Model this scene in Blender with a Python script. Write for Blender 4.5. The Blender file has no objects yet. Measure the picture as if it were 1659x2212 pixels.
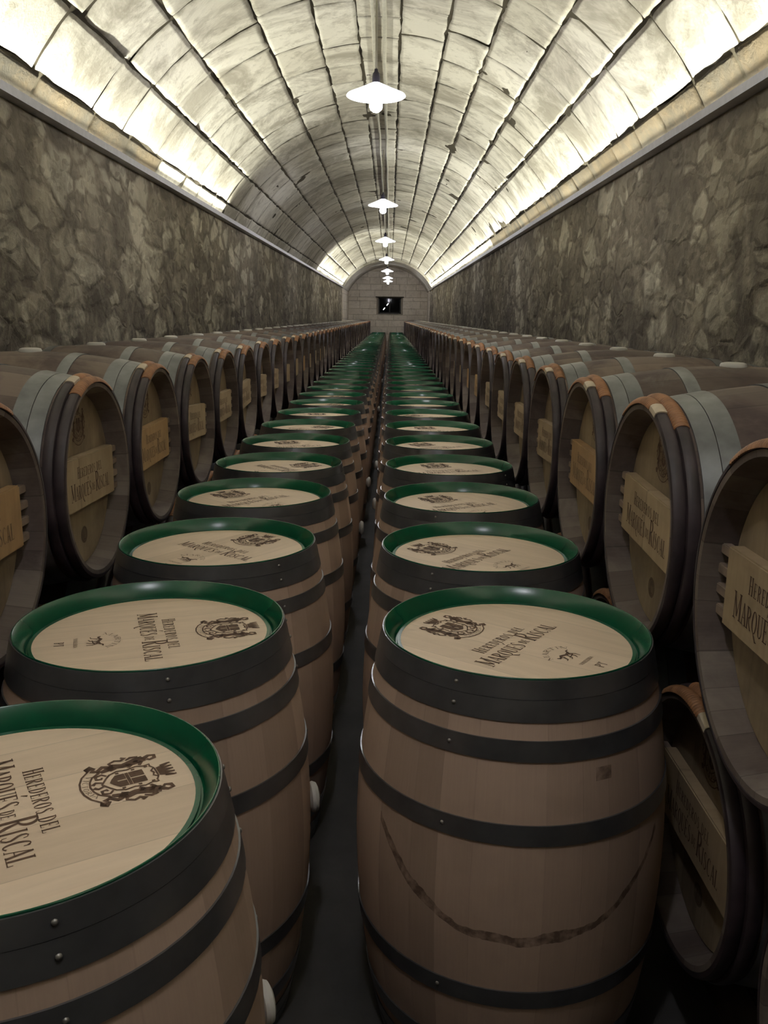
import bpy, bmesh, math, random
from math import sin, cos, pi, radians as rad, sqrt, atan2
from mathutils import Vector, Matrix, noise

S = bpy.context.scene
C = S.collection
CAMZ = 1.603

# ------------------------------------------------------------------ camera
cd = bpy.data.cameras.new('camera'); cam = bpy.data.objects.new('camera', cd); C.objects.link(cam)
cd.sensor_fit = 'VERTICAL'; cd.sensor_height = 24.0; cd.lens = 1873.2 / 2212 * 24.0
cd.clip_start = 0.02; cd.clip_end = 200
YAW, PITCH, ROLL = 0.00449, 0.22137, 0.01154
cam.matrix_world = (Matrix.Translation((0, 0, CAMZ)) @ Matrix.Rotation(YAW, 4, 'Z')
                    @ Matrix.Rotation(pi/2 - PITCH, 4, 'X') @ Matrix.Rotation(ROLL, 4, 'Z'))
S.camera = cam
# ------------------------------------------------------------------ world, exposure
w = bpy.data.worlds.new('world'); S.world = w; w.use_nodes = True
w.node_tree.nodes['Background'].inputs[0].default_value = (0.02, 0.02, 0.022, 1)
w.node_tree.nodes['Background'].inputs[1].default_value = 0.3
S.view_settings.view_transform = 'Standard'; S.view_settings.look = 'None'
S.view_settings.gamma = 1; S.view_settings.use_curve_mapping = False
S.view_settings.exposure = 0.0
S.cycles.use_denoising = True
S.cycles.use_adaptive_sampling = True; S.cycles.adaptive_threshold = 0.06
S.cycles.max_bounces = 5; S.cycles.diffuse_bounces = 4; S.cycles.glossy_bounces = 3
S.cycles.transmission_bounces = 3; S.cycles.sample_clamp_indirect = 4.0
S.cycles.caustics_reflective = False; S.cycles.caustics_refractive = False

# hall dimensions
XL, XR, XC = -1.88, 1.65, -0.115
HALF = (XR - XL) / 2
YN, YE = -4.0, 39.0
RISE = 1.07
RV = (HALF**2 + RISE**2) / (2*RISE)
def zs(y): return 2.61 + 0.0025*(y - 4)            # top of the side walls

COVE_POWER = 14.0      # watts per metre of strip
BULB = 390.0; SHADE_GLOW = 5.0
COVE_COL = (1.0, 0.985, 0.84)
def cove_light(side, y0, y1):
    n = max(1, round((y1 - y0)/4.0)); L = (y1 - y0)/n
    for i in range(n):
        yc = y0 + (i + .5)*L
        ld = bpy.data.lights.new('cove_light', 'AREA'); ld.shape = 'RECTANGLE'
        ld.size = L; ld.size_y = 0.018; ld.energy = COVE_POWER*L; ld.spread = rad(96); ld.color = COVE_COL
        o = bpy.data.objects.new('cove_light', ld); C.objects.link(o)
        x = (XL + 0.050) if side < 0 else (XR - 0.050)
        n_ = Vector((-side*1.0, 0, 1)).normalized()     # direction of the light
        zax = -n_; xax = Vector((0, 1, 0)); yax = zax.cross(xax)
        M = Matrix((xax, yax, zax)).transposed().to_4x4(); M.translation = (x, yc, zs(yc) + 0.03)
        o.matrix_world = M
LED_RUNS = [(-1, -0.9, 9.9), (-1, 22.3, 34.0), (1, -0.9, 38.8)]
for r_ in LED_RUNS: cove_light(*r_)

# ------------------------------------------------------------------ node helpers
def new_mat(name):
    m = bpy.data.materials.new(name); m.use_nodes = True
    nt = m.node_tree; b = nt.nodes['Principled BSDF']
    return m, nt, b
def N(nt, typ, **kw):
    n = nt.nodes.new(typ)
    for k, v in kw.items():
        if k.startswith('i_'):
            key = k[2:]; key = int(key) if key.isdigit() else key.replace('_', ' ')
            n.inputs[key].default_value = v
        else: setattr(n, k, v)
    return n
def L(nt, a, b): nt.links.new(a, b)
def ramp(nt, fac, stops, interp='LINEAR'):
    n = nt.nodes.new('ShaderNodeValToRGB'); cr = n.color_ramp; cr.interpolation = interp
    while len(cr.elements) < len(stops): cr.elements.new(0.5)
    for e, (p, c) in zip(cr.elements, stops):
        e.position = p; e.color = (*c, 1) if len(c) == 3 else c
    L(nt, fac, n.inputs[0]); return n.outputs[0]
def g(v): return (v, v, v)
def mixc(nt, fac, a, b, mode='MIX'):
    n = nt.nodes.new('ShaderNodeMix'); n.data_type = 'RGBA'; n.blend_type = mode
    if isinstance(fac, (int, float)): n.inputs[0].default_value = fac
    else: L(nt, fac, n.inputs[0])
    for s, v in ((6, a), (7, b)):
        if isinstance(v, tuple): n.inputs[s].default_value = (*v, 1) if len(v) == 3 else v
        else: L(nt, v, n.inputs[s])
    return n.outputs[2]
def math_(nt, op, a, b=None, c=None):
    n = nt.nodes.new('ShaderNodeMath'); n.operation = op
    for i, v in enumerate((a, b, c)):
        if v is None: continue
        if isinstance(v, (int, float)): n.inputs[i].default_value = v
        else: L(nt, v, n.inputs[i])
    return n.outputs[0]
def coords(nt, scale=(1, 1, 1), src='Object', offset_random=0.0):
    tc = nt.nodes.new('ShaderNodeTexCoord'); mp = nt.nodes.new('ShaderNodeMapping')
    mp.inputs['Scale'].default_value = scale
    L(nt, tc.outputs[src], mp.inputs[0])
    if offset_random:
        oi = nt.nodes.new('ShaderNodeObjectInfo')
        L(nt, math_(nt, 'MULTIPLY', oi.outputs['Random'], offset_random), mp.inputs['Location'])
    return mp.outputs[0]
def noise_(nt, vec, scale, detail=4, rough=.55, dist=0.0):
    n = N(nt, 'ShaderNodeTexNoise'); n.inputs['Scale'].default_value = scale
    n.inputs['Detail'].default_value = detail; n.inputs['Roughness'].default_value = rough
    n.inputs['Distortion'].default_value = dist
    L(nt, vec, n.inputs['Vector']); return n.outputs[0]
def bump(nt, h, strength, dist, b):
    n = nt.nodes.new('ShaderNodeBump'); n.inputs['Strength'].default_value = strength
    n.inputs['Distance'].default_value = dist; L(nt, h, n.inputs['Height']); L(nt, n.outputs[0], b.inputs['Normal'])

# ------------------------------------------------------------------ materials
M = {}
def simple(name, col, rough=.6, metal=0.0, var=0.0, scale=20, spec=.5, bumpd=0):
    m, nt, b = new_mat(name)
    b.inputs['Roughness'].default_value = rough; b.inputs['Metallic'].default_value = metal
    b.inputs['Specular IOR Level'].default_value = spec
    v = coords(nt, offset_random=20.0)
    f = noise_(nt, v, scale)
    c = ramp(nt, f, [(.3, tuple(x*(1 - var) for x in col)), (.7, tuple(min(1, x*(1 + var)) for x in col))])
    L(nt, c, b.inputs['Base Color'])
    if bumpd: bump(nt, f, .6, bumpd, b)
    M[name] = m; return m

def stave_mat(name, base, dark, nst, oldness=0.0, seam=.5, rough=.62, mark=False):
    """oak staves: colour per stave from the angle, grain along the barrel axis (local z)"""
    m, nt, b = new_mat(name); M[name] = m
    tc = nt.nodes.new('ShaderNodeTexCoord'); sp = nt.nodes.new('ShaderNodeSeparateXYZ')
    L(nt, tc.outputs['Object'], sp.inputs[0])
    oi = nt.nodes.new('ShaderNodeObjectInfo')
    ang = math_(nt, 'ARCTAN2', sp.outputs[1], sp.outputs[0])
    a01 = math_(nt, 'MULTIPLY', math_(nt, 'ADD', ang, pi), nst/(2*pi))
    warp = math_(nt, 'ADD', a01, math_(nt, 'MULTIPLY', math_(nt, 'SINE', math_(nt, 'MULTIPLY', a01, 1.7)), .3))
    idx = math_(nt, 'FLOOR', warp); fr = math_(nt, 'FRACT', warp)
    wn = nt.nodes.new('ShaderNodeTexWhiteNoise'); wn.noise_dimensions = '2D'
    cb = nt.nodes.new('ShaderNodeCombineXYZ'); L(nt, idx, cb.inputs[0])
    L(nt, math_(nt, 'MULTIPLY', oi.outputs['Random'], 91.0), cb.inputs[1]); L(nt, cb.outputs[0], wn.inputs['Vector'])
    # grain
    cg = nt.nodes.new('ShaderNodeCombineXYZ')
    L(nt, math_(nt, 'MULTIPLY', ang, 9.0), cg.inputs[0]); L(nt, math_(nt, 'MULTIPLY', sp.outputs[2], .9), cg.inputs[1])
    L(nt, math_(nt, 'MULTIPLY', idx, 3.7), cg.inputs[2])
    gr = noise_(nt, cg.outputs[0], 9, 6, .65)
    tone = math_(nt, 'ADD', math_(nt, 'MULTIPLY', wn.outputs[0], .72), math_(nt, 'MULTIPLY', gr, .40))
    col = ramp(nt, tone, [(.1, dark), (.55, tuple((x + y)/2 for x, y in zip(dark, base))), (.95, base)])
    mx = nt.nodes.new('ShaderNodeMapping'); L(nt, tc.outputs['Object'], mx.inputs[0])
    L(nt, math_(nt, 'MULTIPLY', oi.outputs['Random'], 37.0), mx.inputs['Location'])
    bl = noise_(nt, mx.outputs[0], 5.0, 5, .6, .3)
    if oldness:
        col = mixc(nt, ramp(nt, bl, [(.42, g(0)), (.62, g(oldness))]), col, (.045, .028, .03))
        bl2 = noise_(nt, mx.outputs[0], 9.0, 5, .7, .6)
        col = mixc(nt, ramp(nt, bl2, [(.55, g(0)), (.75, g(.45))]), col, (.17, .15, .13))
    else:
        col = mixc(nt, ramp(nt, bl, [(.5, g(0)), (.75, g(.22))]), col, tuple(x*.55 for x in dark))
    sm = ramp(nt, fr, [(0, g(1)), (.02, g(0)), (.98, g(0)), (1, g(1))])
    col = mixc(nt, math_(nt, 'MULTIPLY', sm, seam), col, tuple(x*.3 for x in dark))
    if mark:      # a long wavy scuff round the belly and a square scuff, both scratched into the wood
        a = math_(nt, 'MULTIPLY', ang, 180/pi)
        t = math_(nt, 'SUBTRACT', .95, sp.outputs[2])
        wob = math_(nt, 'MULTIPLY', math_(nt, 'SUBTRACT', noise_(nt, tc.outputs['Object'], 14, 4), .5), .035)
        d = math_(nt, 'ADD', a, 92.0)
        # t_curve = .514 - k*|d|^2 (left side falls faster)
        cur = math_(nt, 'SUBTRACT', .516, math_(nt, 'MULTIPLY', math_(nt, 'POWER', math_(nt, 'ABSOLUTE', d), 2.5), 7.2e-6))
        dt = math_(nt, 'ABSOLUTE', math_(nt, 'ADD', math_(nt, 'SUBTRACT', t, cur), wob))
        wdt = math_(nt, 'MULTIPLY', noise_(nt, tc.outputs['Object'], 7, 3), .022)
        k1 = math_(nt, 'LESS_THAN', dt, wdt)
        k2 = math_(nt, 'LESS_THAN', math_(nt, 'ABSOLUTE', d), 56.0)
        patch = math_(nt, 'MULTIPLY', math_(nt, 'LESS_THAN', math_(nt, 'ABSOLUTE', math_(nt, 'ADD', a, 65.0)), 3.2),
                      math_(nt, 'LESS_THAN', math_(nt, 'ABSOLUTE', math_(nt, 'SUBTRACT', t, .186)), .013))
        k = math_(nt, 'MAXIMUM', math_(nt, 'MULTIPLY', k1, k2), patch)
        k = math_(nt, 'MULTIPLY', k, ramp(nt, noise_(nt, tc.outputs['Object'], 45, 3), [(.3, g(.15)), (.6, g(.8))]))
        col = mixc(nt, k, col, (.07, .035, .022))
    L(nt, col, b.inputs['Base Color']); b.inputs['Roughness'].default_value = rough
    b.inputs['Specular IOR Level'].default_value = .3
    hh = math_(nt, 'SUBTRACT', math_(nt, 'MULTIPLY', gr, .25), math_(nt, 'MULTIPLY', sm, .5))
    bump(nt, hh, .35, .0015, b)
    return m
stave_mat('new_oak_staves', (.53, .385, .305), (.34, .242, .190), 24, seam=.12)
stave_mat('scuffed_oak_staves', (.53, .385, .305), (.34, .242, .190), 24, seam=.12, mark=True)
stave_mat('wine_stained_staves', (.19, .145, .118), (.085, .064, .055), 25, oldness=.75, seam=.6, rough=.7)

def board_mat(name, base, dark, width, dirt=0.0):
    """planks running along local y"""
    m, nt, b = new_mat(name); M[name] = m
    tc = nt.nodes.new('ShaderNodeTexCoord'); sp = nt.nodes.new('ShaderNodeSeparateXYZ')
    L(nt, tc.outputs['Object'], sp.inputs[0]); oi = nt.nodes.new('ShaderNodeObjectInfo')
    r = math_(nt, 'MULTIPLY', oi.outputs['Random'], 53.0)
    u = math_(nt, 'ADD', math_(nt, 'DIVIDE', sp.outputs[0], width), r)
    idx = math_(nt, 'FLOOR', u); fr = math_(nt, 'FRACT', u)
    wn = nt.nodes.new('ShaderNodeTexWhiteNoise'); wn.noise_dimensions = '1D'; L(nt, idx, wn.inputs['W'])
    cg = nt.nodes.new('ShaderNodeCombineXYZ')
    L(nt, math_(nt, 'MULTIPLY', sp.outputs[0], 22.0), cg.inputs[0]); L(nt, math_(nt, 'MULTIPLY', sp.outputs[1], 2.2), cg.inputs[1])
    L(nt, math_(nt, 'ADD', math_(nt, 'MULTIPLY', idx, 5.1), r), cg.inputs[2])
    gr = noise_(nt, cg.outputs[0], 2.2, 6, .6, .4)
    tone = math_(nt, 'ADD', math_(nt, 'MULTIPLY', wn.outputs[0], .35), math_(nt, 'MULTIPLY', gr, .65))
    col = ramp(nt, tone, [(.25, dark), (.72, base)])
    if dirt:
        mp = nt.nodes.new('ShaderNodeMapping'); L(nt, tc.outputs['Object'], mp.inputs[0]); L(nt, r, mp.inputs['Location'])
        bl = noise_(nt, mp.outputs[0], 5, 5, .6, .3)
        col = mixc(nt, ramp(nt, bl, [(.45, g(0)), (.7, g(dirt))]), col, (.09, .065, .045))
    sm = ramp(nt, fr, [(0, g(1)), (.012, g(0)), (.988, g(0)), (1, g(1))])
    col = mixc(nt, math_(nt, 'MULTIPLY', sm, .45), col, tuple(x*.4 for x in dark))
    L(nt, col, b.inputs['Base Color']); b.inputs['Roughness'].default_value = .55
    b.inputs['Specular IOR Level'].default_value = .35
    bump(nt, math_(nt, 'SUBTRACT', gr, math_(nt, 'MULTIPLY', sm, .6)), .25, .001, b)
board_mat('pale_oak_head', (.76, .60, .45), (.60, .465, .34), .115)
board_mat('aged_oak_head', (.33, .255, .165), (.21, .155, .10), .10, dirt=.6)
board_mat('crossbar_oak', (.45, .35, .225), (.34, .25, .155), .6, dirt=.25)
board_mat('faded_crossbar_oak', (.50, .33, .16), (.36, .22, .11), .6, dirt=.35)
stave_mat('weathered_chime_oak', (.20, .165, .14), (.09, .068, .058), 25, oldness=.6, seam=.6, rough=.75)

simple('green_paint', (.003, .074, .035), .24, 0, .12, 12)
simple('hoop_steel', (.16, .16, .17), .30, .7, .22, 9, bumpd=.0006)
simple('galvanised_hoop', (.15, .155, .160), .42, .55, .35, 11, bumpd=.0008)
simple('rivet_steel', (.25, .235, .22), .4, .6, .1)
simple('brand_burn', (.085, .045, .026), .8, 0, .3, 60)
simple('faint_brand', (.16, .105, .062), .8, 0, .3, 60)
simple('silicone_bung', (.62, .60, .56), .5, 0, .05)
simple('chestnut_hoop', (.032, .022, .026), .55, 0, .5, 14, bumpd=.002)
simple('osier_binding', (.27, .125, .055), .55, 0, .35, 30, bumpd=.001)
simple('split_hazel', (.55, .46, .34), .6, 0, .15, 30)
simple('peg_oak', (.24, .18, .14), .7, 0, .3)
simple('cork_stamp', (.13, .09, .05), .8, 0, .3, 60)
simple('trough_metal', (.42, .42, .44), .45, .2, .1)
simple('black_bakelite', (.02, .018, .03), .4)
simple('lamp_stem', (.30, .28, .22), .5)
simple('conduit_plastic', (.52, .50, .42), .6, 0, .1)
simple('skid_timber', (.07, .05, .035), .8, 0, .4, 12, bumpd=.003)
simple('dark_frame', (.05, .045, .04), .6, .2)

def emit(name, col, strength):
    m, nt, b = new_mat(name); M[name] = m
    b.inputs['Base Color'].default_value = (*col, 1)
    b.inputs['Emission Color'].default_value = (*col, 1); b.inputs['Emission Strength'].default_value = strength
emit('bulb_glow', (.93, .93, 1.0), BULB)
emit('opal_shade', (.93, .94, 1.0), SHADE_GLOW)
emit('led_glow', (1.0, .98, .80), 5.0)
emit('tube_glow', (.95, .95, 1.0), 6.0)
m, nt, b = new_mat('dark_glass'); M['dark_glass'] = m
b.inputs['Base Color'].default_value = (.9, .9, .9, 1); b.inputs['Roughness'].default_value = .03
b.inputs['Transmission Weight'].default_value = 1.0; b.inputs['IOR'].default_value = 1.2

# vault stone : per block tone comes from the colour attribute 'block'
def stone_mat(name, light, mid, grime, gstart, gend, amount, bumpd=.006):
    m, nt, b = new_mat(name); M[name] = m
    v = coords(nt); at = nt.nodes.new('ShaderNodeAttribute'); at.attribute_name = 'block'
    asep = nt.nodes.new('ShaderNodeSeparateColor'); L(nt, at.outputs['Color'], asep.inputs[0])
    n1 = noise_(nt, v, 2.2, 5, .68, .3)
    f = math_(nt, 'ADD', math_(nt, 'MULTIPLY', asep.outputs[0], .45), math_(nt, 'MULTIPLY', n1, .6))
    col = ramp(nt, f, [(.2, mid), (.75, light)])
    n2 = noise_(nt, v, 1.05, 6, .74, .7)
    col = mixc(nt, ramp(nt, n2, [(gstart, g(0)), (gend, g(amount))]), col, grime)
    n3 = noise_(nt, v, 7.0, 5, .75, .5)
    col = mixc(nt, ramp(nt, n3, [(.52, g(0)), (.66, g(.5))]), col, grime)
    ed = math_(nt, 'MULTIPLY', asep.outputs[1], ramp(nt, noise_(nt, v, 5.0, 5, .7), [(.36, g(.12)), (.60, g(1))]))
    col = mixc(nt, math_(nt, 'MULTIPLY', ed, .9), col, tuple(x*.35 for x in grime))
    # darker bands that cross the vault at fixed depths, broken up by noise
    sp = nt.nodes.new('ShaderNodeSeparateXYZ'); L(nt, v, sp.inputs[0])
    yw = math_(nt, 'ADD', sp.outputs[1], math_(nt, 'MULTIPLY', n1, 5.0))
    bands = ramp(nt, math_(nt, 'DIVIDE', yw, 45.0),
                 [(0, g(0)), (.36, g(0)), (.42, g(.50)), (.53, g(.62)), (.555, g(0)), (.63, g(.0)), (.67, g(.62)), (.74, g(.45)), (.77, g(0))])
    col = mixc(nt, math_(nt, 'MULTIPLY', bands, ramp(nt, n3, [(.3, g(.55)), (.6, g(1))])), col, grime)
    L(nt, col, b.inputs['Base Color']); b.inputs['Roughness'].default_value = .9
    b.inputs['Specular IOR Level'].default_value = .15
    n4 = noise_(nt, v, 26, 4, .7)
    bump(nt, math_(nt, 'ADD', math_(nt, 'MULTIPLY', n3, .7), math_(nt, 'MULTIPLY', n4, .35)), .7, bumpd, b)
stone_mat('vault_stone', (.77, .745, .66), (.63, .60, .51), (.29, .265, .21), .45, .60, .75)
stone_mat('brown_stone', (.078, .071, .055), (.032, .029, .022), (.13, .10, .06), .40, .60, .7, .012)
stone_mat('joint_dirt', (.10, .088, .06), (.05, .042, .03), (.03, .025, .018), .5, .7, .6)
stone_mat('end_joint', (.50, .44, .35), (.36, .31, .24), (.25, .21, .16), .5, .7, .4)
stone_mat('end_stone', (.84, .77, .65), (.70, .63, .52), (.45, .39, .31), .45, .68, .5)

def rubble_mat(name):
    m, nt, b = new_mat(name); M[name] = m
    v0 = coords(nt)
    ns = N(nt, 'ShaderNodeTexNoise'); ns.inputs['Scale'].default_value = 3.2; ns.inputs['Detail'].default_value = 5
    L(nt, v0, ns.inputs['Vector'])
    vm = nt.nodes.new('ShaderNodeVectorMath'); vm.operation = 'MULTIPLY_ADD'
    L(nt, ns.outputs['Color'], vm.inputs[0]); vm.inputs[1].default_value = (.17,)*3; L(nt, v0, vm.inputs[2])
    mp = nt.nodes.new('ShaderNodeMapping'); mp.inputs['Scale'].default_value = (1, .56, 1.0); L(nt, vm.outputs[0], mp.inputs[0])
    def vor(sc, feat='F1'):
        n = N(nt, 'ShaderNodeTexVoronoi', feature=feat); n.inputs['Scale'].default_value = sc
        n.inputs['Randomness'].default_value = 1.0
        L(nt, mp.outputs[0], n.inputs['Vector']); return n
    va, vb = vor(4.6), vor(4.6, 'DISTANCE_TO_EDGE'); vc, vd = vor(9.5), vor(9.5, 'DISTANCE_TO_EDGE')
    sa = nt.nodes.new('ShaderNodeSeparateColor'); L(nt, va.outputs['Color'], sa.inputs[0])
    sc_ = nt.nodes.new('ShaderNodeSeparateColor'); L(nt, vc.outputs['Color'], sc_.inputs[0])
    n1 = noise_(nt, v0, 1.1, 5, .6, .4); n2 = noise_(nt, v0, 14, 5, .75, .4); n3 = noise_(nt, v0, 45, 2, .7)
    mort = ramp(nt, n2, [(.3, (.16, .137, .105)), (.7, (.36, .315, .245))])
    stc = ramp(nt, math_(nt, 'ADD', math_(nt, 'MULTIPLY', sa.outputs[0], .75), math_(nt, 'MULTIPLY', n2, .35)),
               [(.15, (.20, .175, .135)), (.5, (.40, .355, .27)), (.95, (.68, .63, .50))])
    st2 = ramp(nt, math_(nt, 'ADD', math_(nt, 'MULTIPLY', sc_.outputs[0], .8), math_(nt, 'MULTIPLY', n2, .3)),
               [(.2, (.16, .14, .108)), (.6, (.36, .32, .245)), (.98, (.64, .59, .46))])
    e1 = ramp(nt, vb.outputs['Distance'], [(.02, g(0)), (.15, g(1))])
    e2 = ramp(nt, vd.outputs['Distance'], [(.02, g(0)), (.17, g(1))])
    pick = ramp(nt, sa.outputs[1], [(.38, g(0)), (.42, g(1))], 'LINEAR')       # which big stones show
    pick2 = ramp(nt, sc_.outputs[1], [(.45, g(0)), (.5, g(1))])
    col = mixc(nt, math_(nt, 'MULTIPLY', e2, pick2), mort, st2)
    col = mixc(nt, math_(nt, 'MULTIPLY', e1, pick), col, stc)
    # mould: blue-grey patches; thickened towards the floor to paint in the light's fall-off
    sp = nt.nodes.new('ShaderNodeSeparateXYZ'); L(nt, v0, sp.inputs[0])
    vt = vor(24.0); st_ = nt.nodes.new('ShaderNodeSeparateColor'); L(nt, vt.outputs['Color'], st_.inputs[0])
    col = mixc(nt, ramp(nt, st_.outputs[0], [(.0, g(.4)), (.35, g(0))]), col, (.085, .07, .054))
    col = mixc(nt, ramp(nt, st_.outputs[1], [(.8, g(0)), (1, g(.25))]), col, (.55, .50, .40))
    low = ramp(nt, math_(nt, 'ADD', math_(nt, 'DIVIDE', sp.outputs[2], 3.0), math_(nt, 'MULTIPLY', math_(nt, 'SUBTRACT', n1, .5), .6)),
               [(.42, g(1)), (.86, g(0))])
    mo = noise_(nt, v0, 5.5, 5, .75, .8)
    col = mixc(nt, math_(nt, 'MULTIPLY', low, ramp(nt, mo, [(.36, g(.3)), (.60, g(.95))])), col, (.062, .054, .05))
    dk = ramp(nt, n1, [(.40, g(.5)), (.60, g(0))])
    col = mixc(nt, math_(nt, 'MULTIPLY', dk, ramp(nt, n2, [(.35, g(.3)), (.6, g(.8))])), col, (.06, .05, .045))
    L(nt, col, b.inputs['Base Color']); b.inputs['Roughness'].default_value = .92
    b.inputs['Specular IOR Level'].default_value = .12
    h = math_(nt, 'ADD', math_(nt, 'MULTIPLY', math_(nt, 'MULTIPLY', e1, pick), .9), math_(nt, 'MULTIPLY', math_(nt, 'MULTIPLY', e2, pick2), .6))
    h = math_(nt, 'ADD', h, math_(nt, 'ADD', math_(nt, 'MULTIPLY', n2, .9), math_(nt, 'MULTIPLY', n3, .2)))
    bump(nt, h, .9, .012, b)
rubble_mat('rubble_masonry')

m, nt, b = new_mat('floor_concrete'); M['floor_concrete'] = m
v = coords(nt); n1 = noise_(nt, v, 3, 8, .65, .3); n2 = noise_(nt, v, 60, 4, .8)
col = ramp(nt, n1, [(.3, (.04, .038, .036)), (.7, (.07, .066, .063))])
col = mixc(nt, ramp(nt, n2, [(.70, g(0)), (.78, g(.5))]), col, (.25, .23, .2))
L(nt, col, b.inputs['Base Color']); b.inputs['Roughness'].default_value = .85
bump(nt, n2, .4, .002, b)

# ------------------------------------------------------------------ mesh helpers
def mesh(name, verts, faces, mat, smooth=False, mats=None, fmat=None):
    me = bpy.data.meshes.new(name); me.from_pydata([tuple(v) for v in verts], [], faces); me.update()
    for mm in (mats or [mat]): me.materials.append(M[mm])
    if fmat: me.polygons.foreach_set('material_index', fmat)
    if smooth: me.polygons.foreach_set('use_smooth', [True]*len(me.polygons))
    return me
def link(name, me, parent=None, loc=(0, 0, 0), rot=(0, 0, 0), **props):
    o = bpy.data.objects.new(name, me); C.objects.link(o)
    o.parent = parent; o.location = loc; o.rotation_euler = rot
    for k, v_ in props.items(): o[k] = v_
    return o
def smooth_by_angle(me, deg=35):
    bm = bmesh.new(); bm.from_mesh(me)
    for f in bm.faces: f.smooth = True
    for e in bm.edges:
        if len(e.link_faces) == 2 and e.calc_face_angle(0) > rad(deg): e.smooth = False
        elif len(e.link_faces) != 2: e.smooth = False
    bm.to_mesh(me); bm.free(); return me
def lathe(name, prof, mat, seg=84, closed=False, mats=None, pm=None, a0=0, a1=2*pi):
    """prof: list of (r, z). closed profile makes a solid ring; partial arcs get end caps"""
    full = abs(a1 - a0 - 2*pi) < 1e-6
    n = len(prof); na = seg if full else seg + 1
    V = []
    for i in range(na):
        a = a0 + (a1 - a0)*i/seg
        for r, z in prof: V.append((r*cos(a), r*sin(a), z))
    F = []; FM = []
    cols = seg
    for i in range(cols):
        j = (i + 1) % na if full else i + 1
        for k in range(n if closed else n - 1):
            k2 = (k + 1) % n
            F.append((i*n + k, j*n + k, j*n + k2, i*n + k2)); FM.append(pm[k] if pm else 0)
    if not full and closed:
        F.append(tuple(range(n))); F.append(tuple(reversed([(na - 1)*n + k for k in range(n)]))); FM += [0, 0]
    me = mesh(name, V, F, mat, mats=mats, fmat=FM if pm else None)
    bm = bmesh.new(); bm.from_mesh(me)
    bmesh.ops.remove_doubles(bm, verts=bm.verts, dist=1e-6)
    bmesh.ops.recalc_face_normals(bm, faces=bm.faces); bm.to_mesh(me); bm.free()
    return smooth_by_angle(me)
def box(name, x0, x1, y0, y1, z0, z1, mat, bev=0.0):
    V = [(x, y, z) for x in (x0, x1) for y in (y0, y1) for z in (z0, z1)]
    F = [(0, 1, 3, 2), (4, 6, 7, 5), (0, 4, 5, 1), (2, 3, 7, 6), (0, 2, 6, 4), (1, 5, 7, 3)]
    me = mesh(name, V, F, mat)
    if bev:
        bm = bmesh.new(); bm.from_mesh(me)
        bmesh.ops.bevel(bm, geom=bm.edges[:], offset=bev, segments=2, affect='EDGES'); bm.to_mesh(me); bm.free()
        smooth_by_angle(me, 40)
    return me
def join_boxes(name, boxes, mat):
    V = []; F = []
    for x0, x1, y0, y1, z0, z1 in boxes:
        o = len(V); V += [(x, y, z) for x in (x0, x1) for y in (y0, y1) for z in (z0, z1)]
        F += [tuple(o + i for i in f) for f in [(0, 1, 3, 2), (4, 6, 7, 5), (0, 4, 5, 1), (2, 3, 7, 6), (0, 2, 6, 4), (1, 5, 7, 3)]]
    return mesh(name, V, F, mat)
def struct(name, me): return link(name, me, kind='structure')

# ------------------------------------------------------------------ setting : floor and rubble walls
struct('floor', mesh('floor', [(XL - .3, YN, 0), (XR + .3, YN, 0), (XR + .3, YE + 2, 0), (XL - .3, YE + 2, 0)], [(0, 1, 2, 3)], 'floor_concrete'))

def rubble_wall(name, x, side):
    V = []; F = []; ny = int((YE - YN)/.07); nz = 44
    for i in range(ny + 1):
        y = YN + (YE - YN)*i/ny
        for k in range(nz + 1):
            z = zs(y)*k/nz
            p = Vector((side*7.3, y*2.5, z*4.6))
            d, pts = noise.voronoi(p)
            e = min(1, (d[1] - d[0])*2.2)
            hsh = noise.cell(pts[0]*3.1)
            off = (.4 + .6*hsh)*e*.022 + noise.fractal(Vector((side*3, y*1.3, z*1.3)), 1, 2, 3)*.012
            if k == nz: off = 0
            V.append((x - side*max(0, off) + 0, y, z))
    for i in range(ny):
        for k in range(nz):
            a = i*(nz + 1) + k; f = (a, a + 1, a + nz + 2, a + nz + 1)
            F.append(f if side < 0 else tuple(reversed(f)))
    struct(name, mesh(name, V, F, 'rubble_masonry', smooth=True))
rubble_wall('wall_left', XL, -1)
rubble_wall('wall_right', XR, 1)

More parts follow.
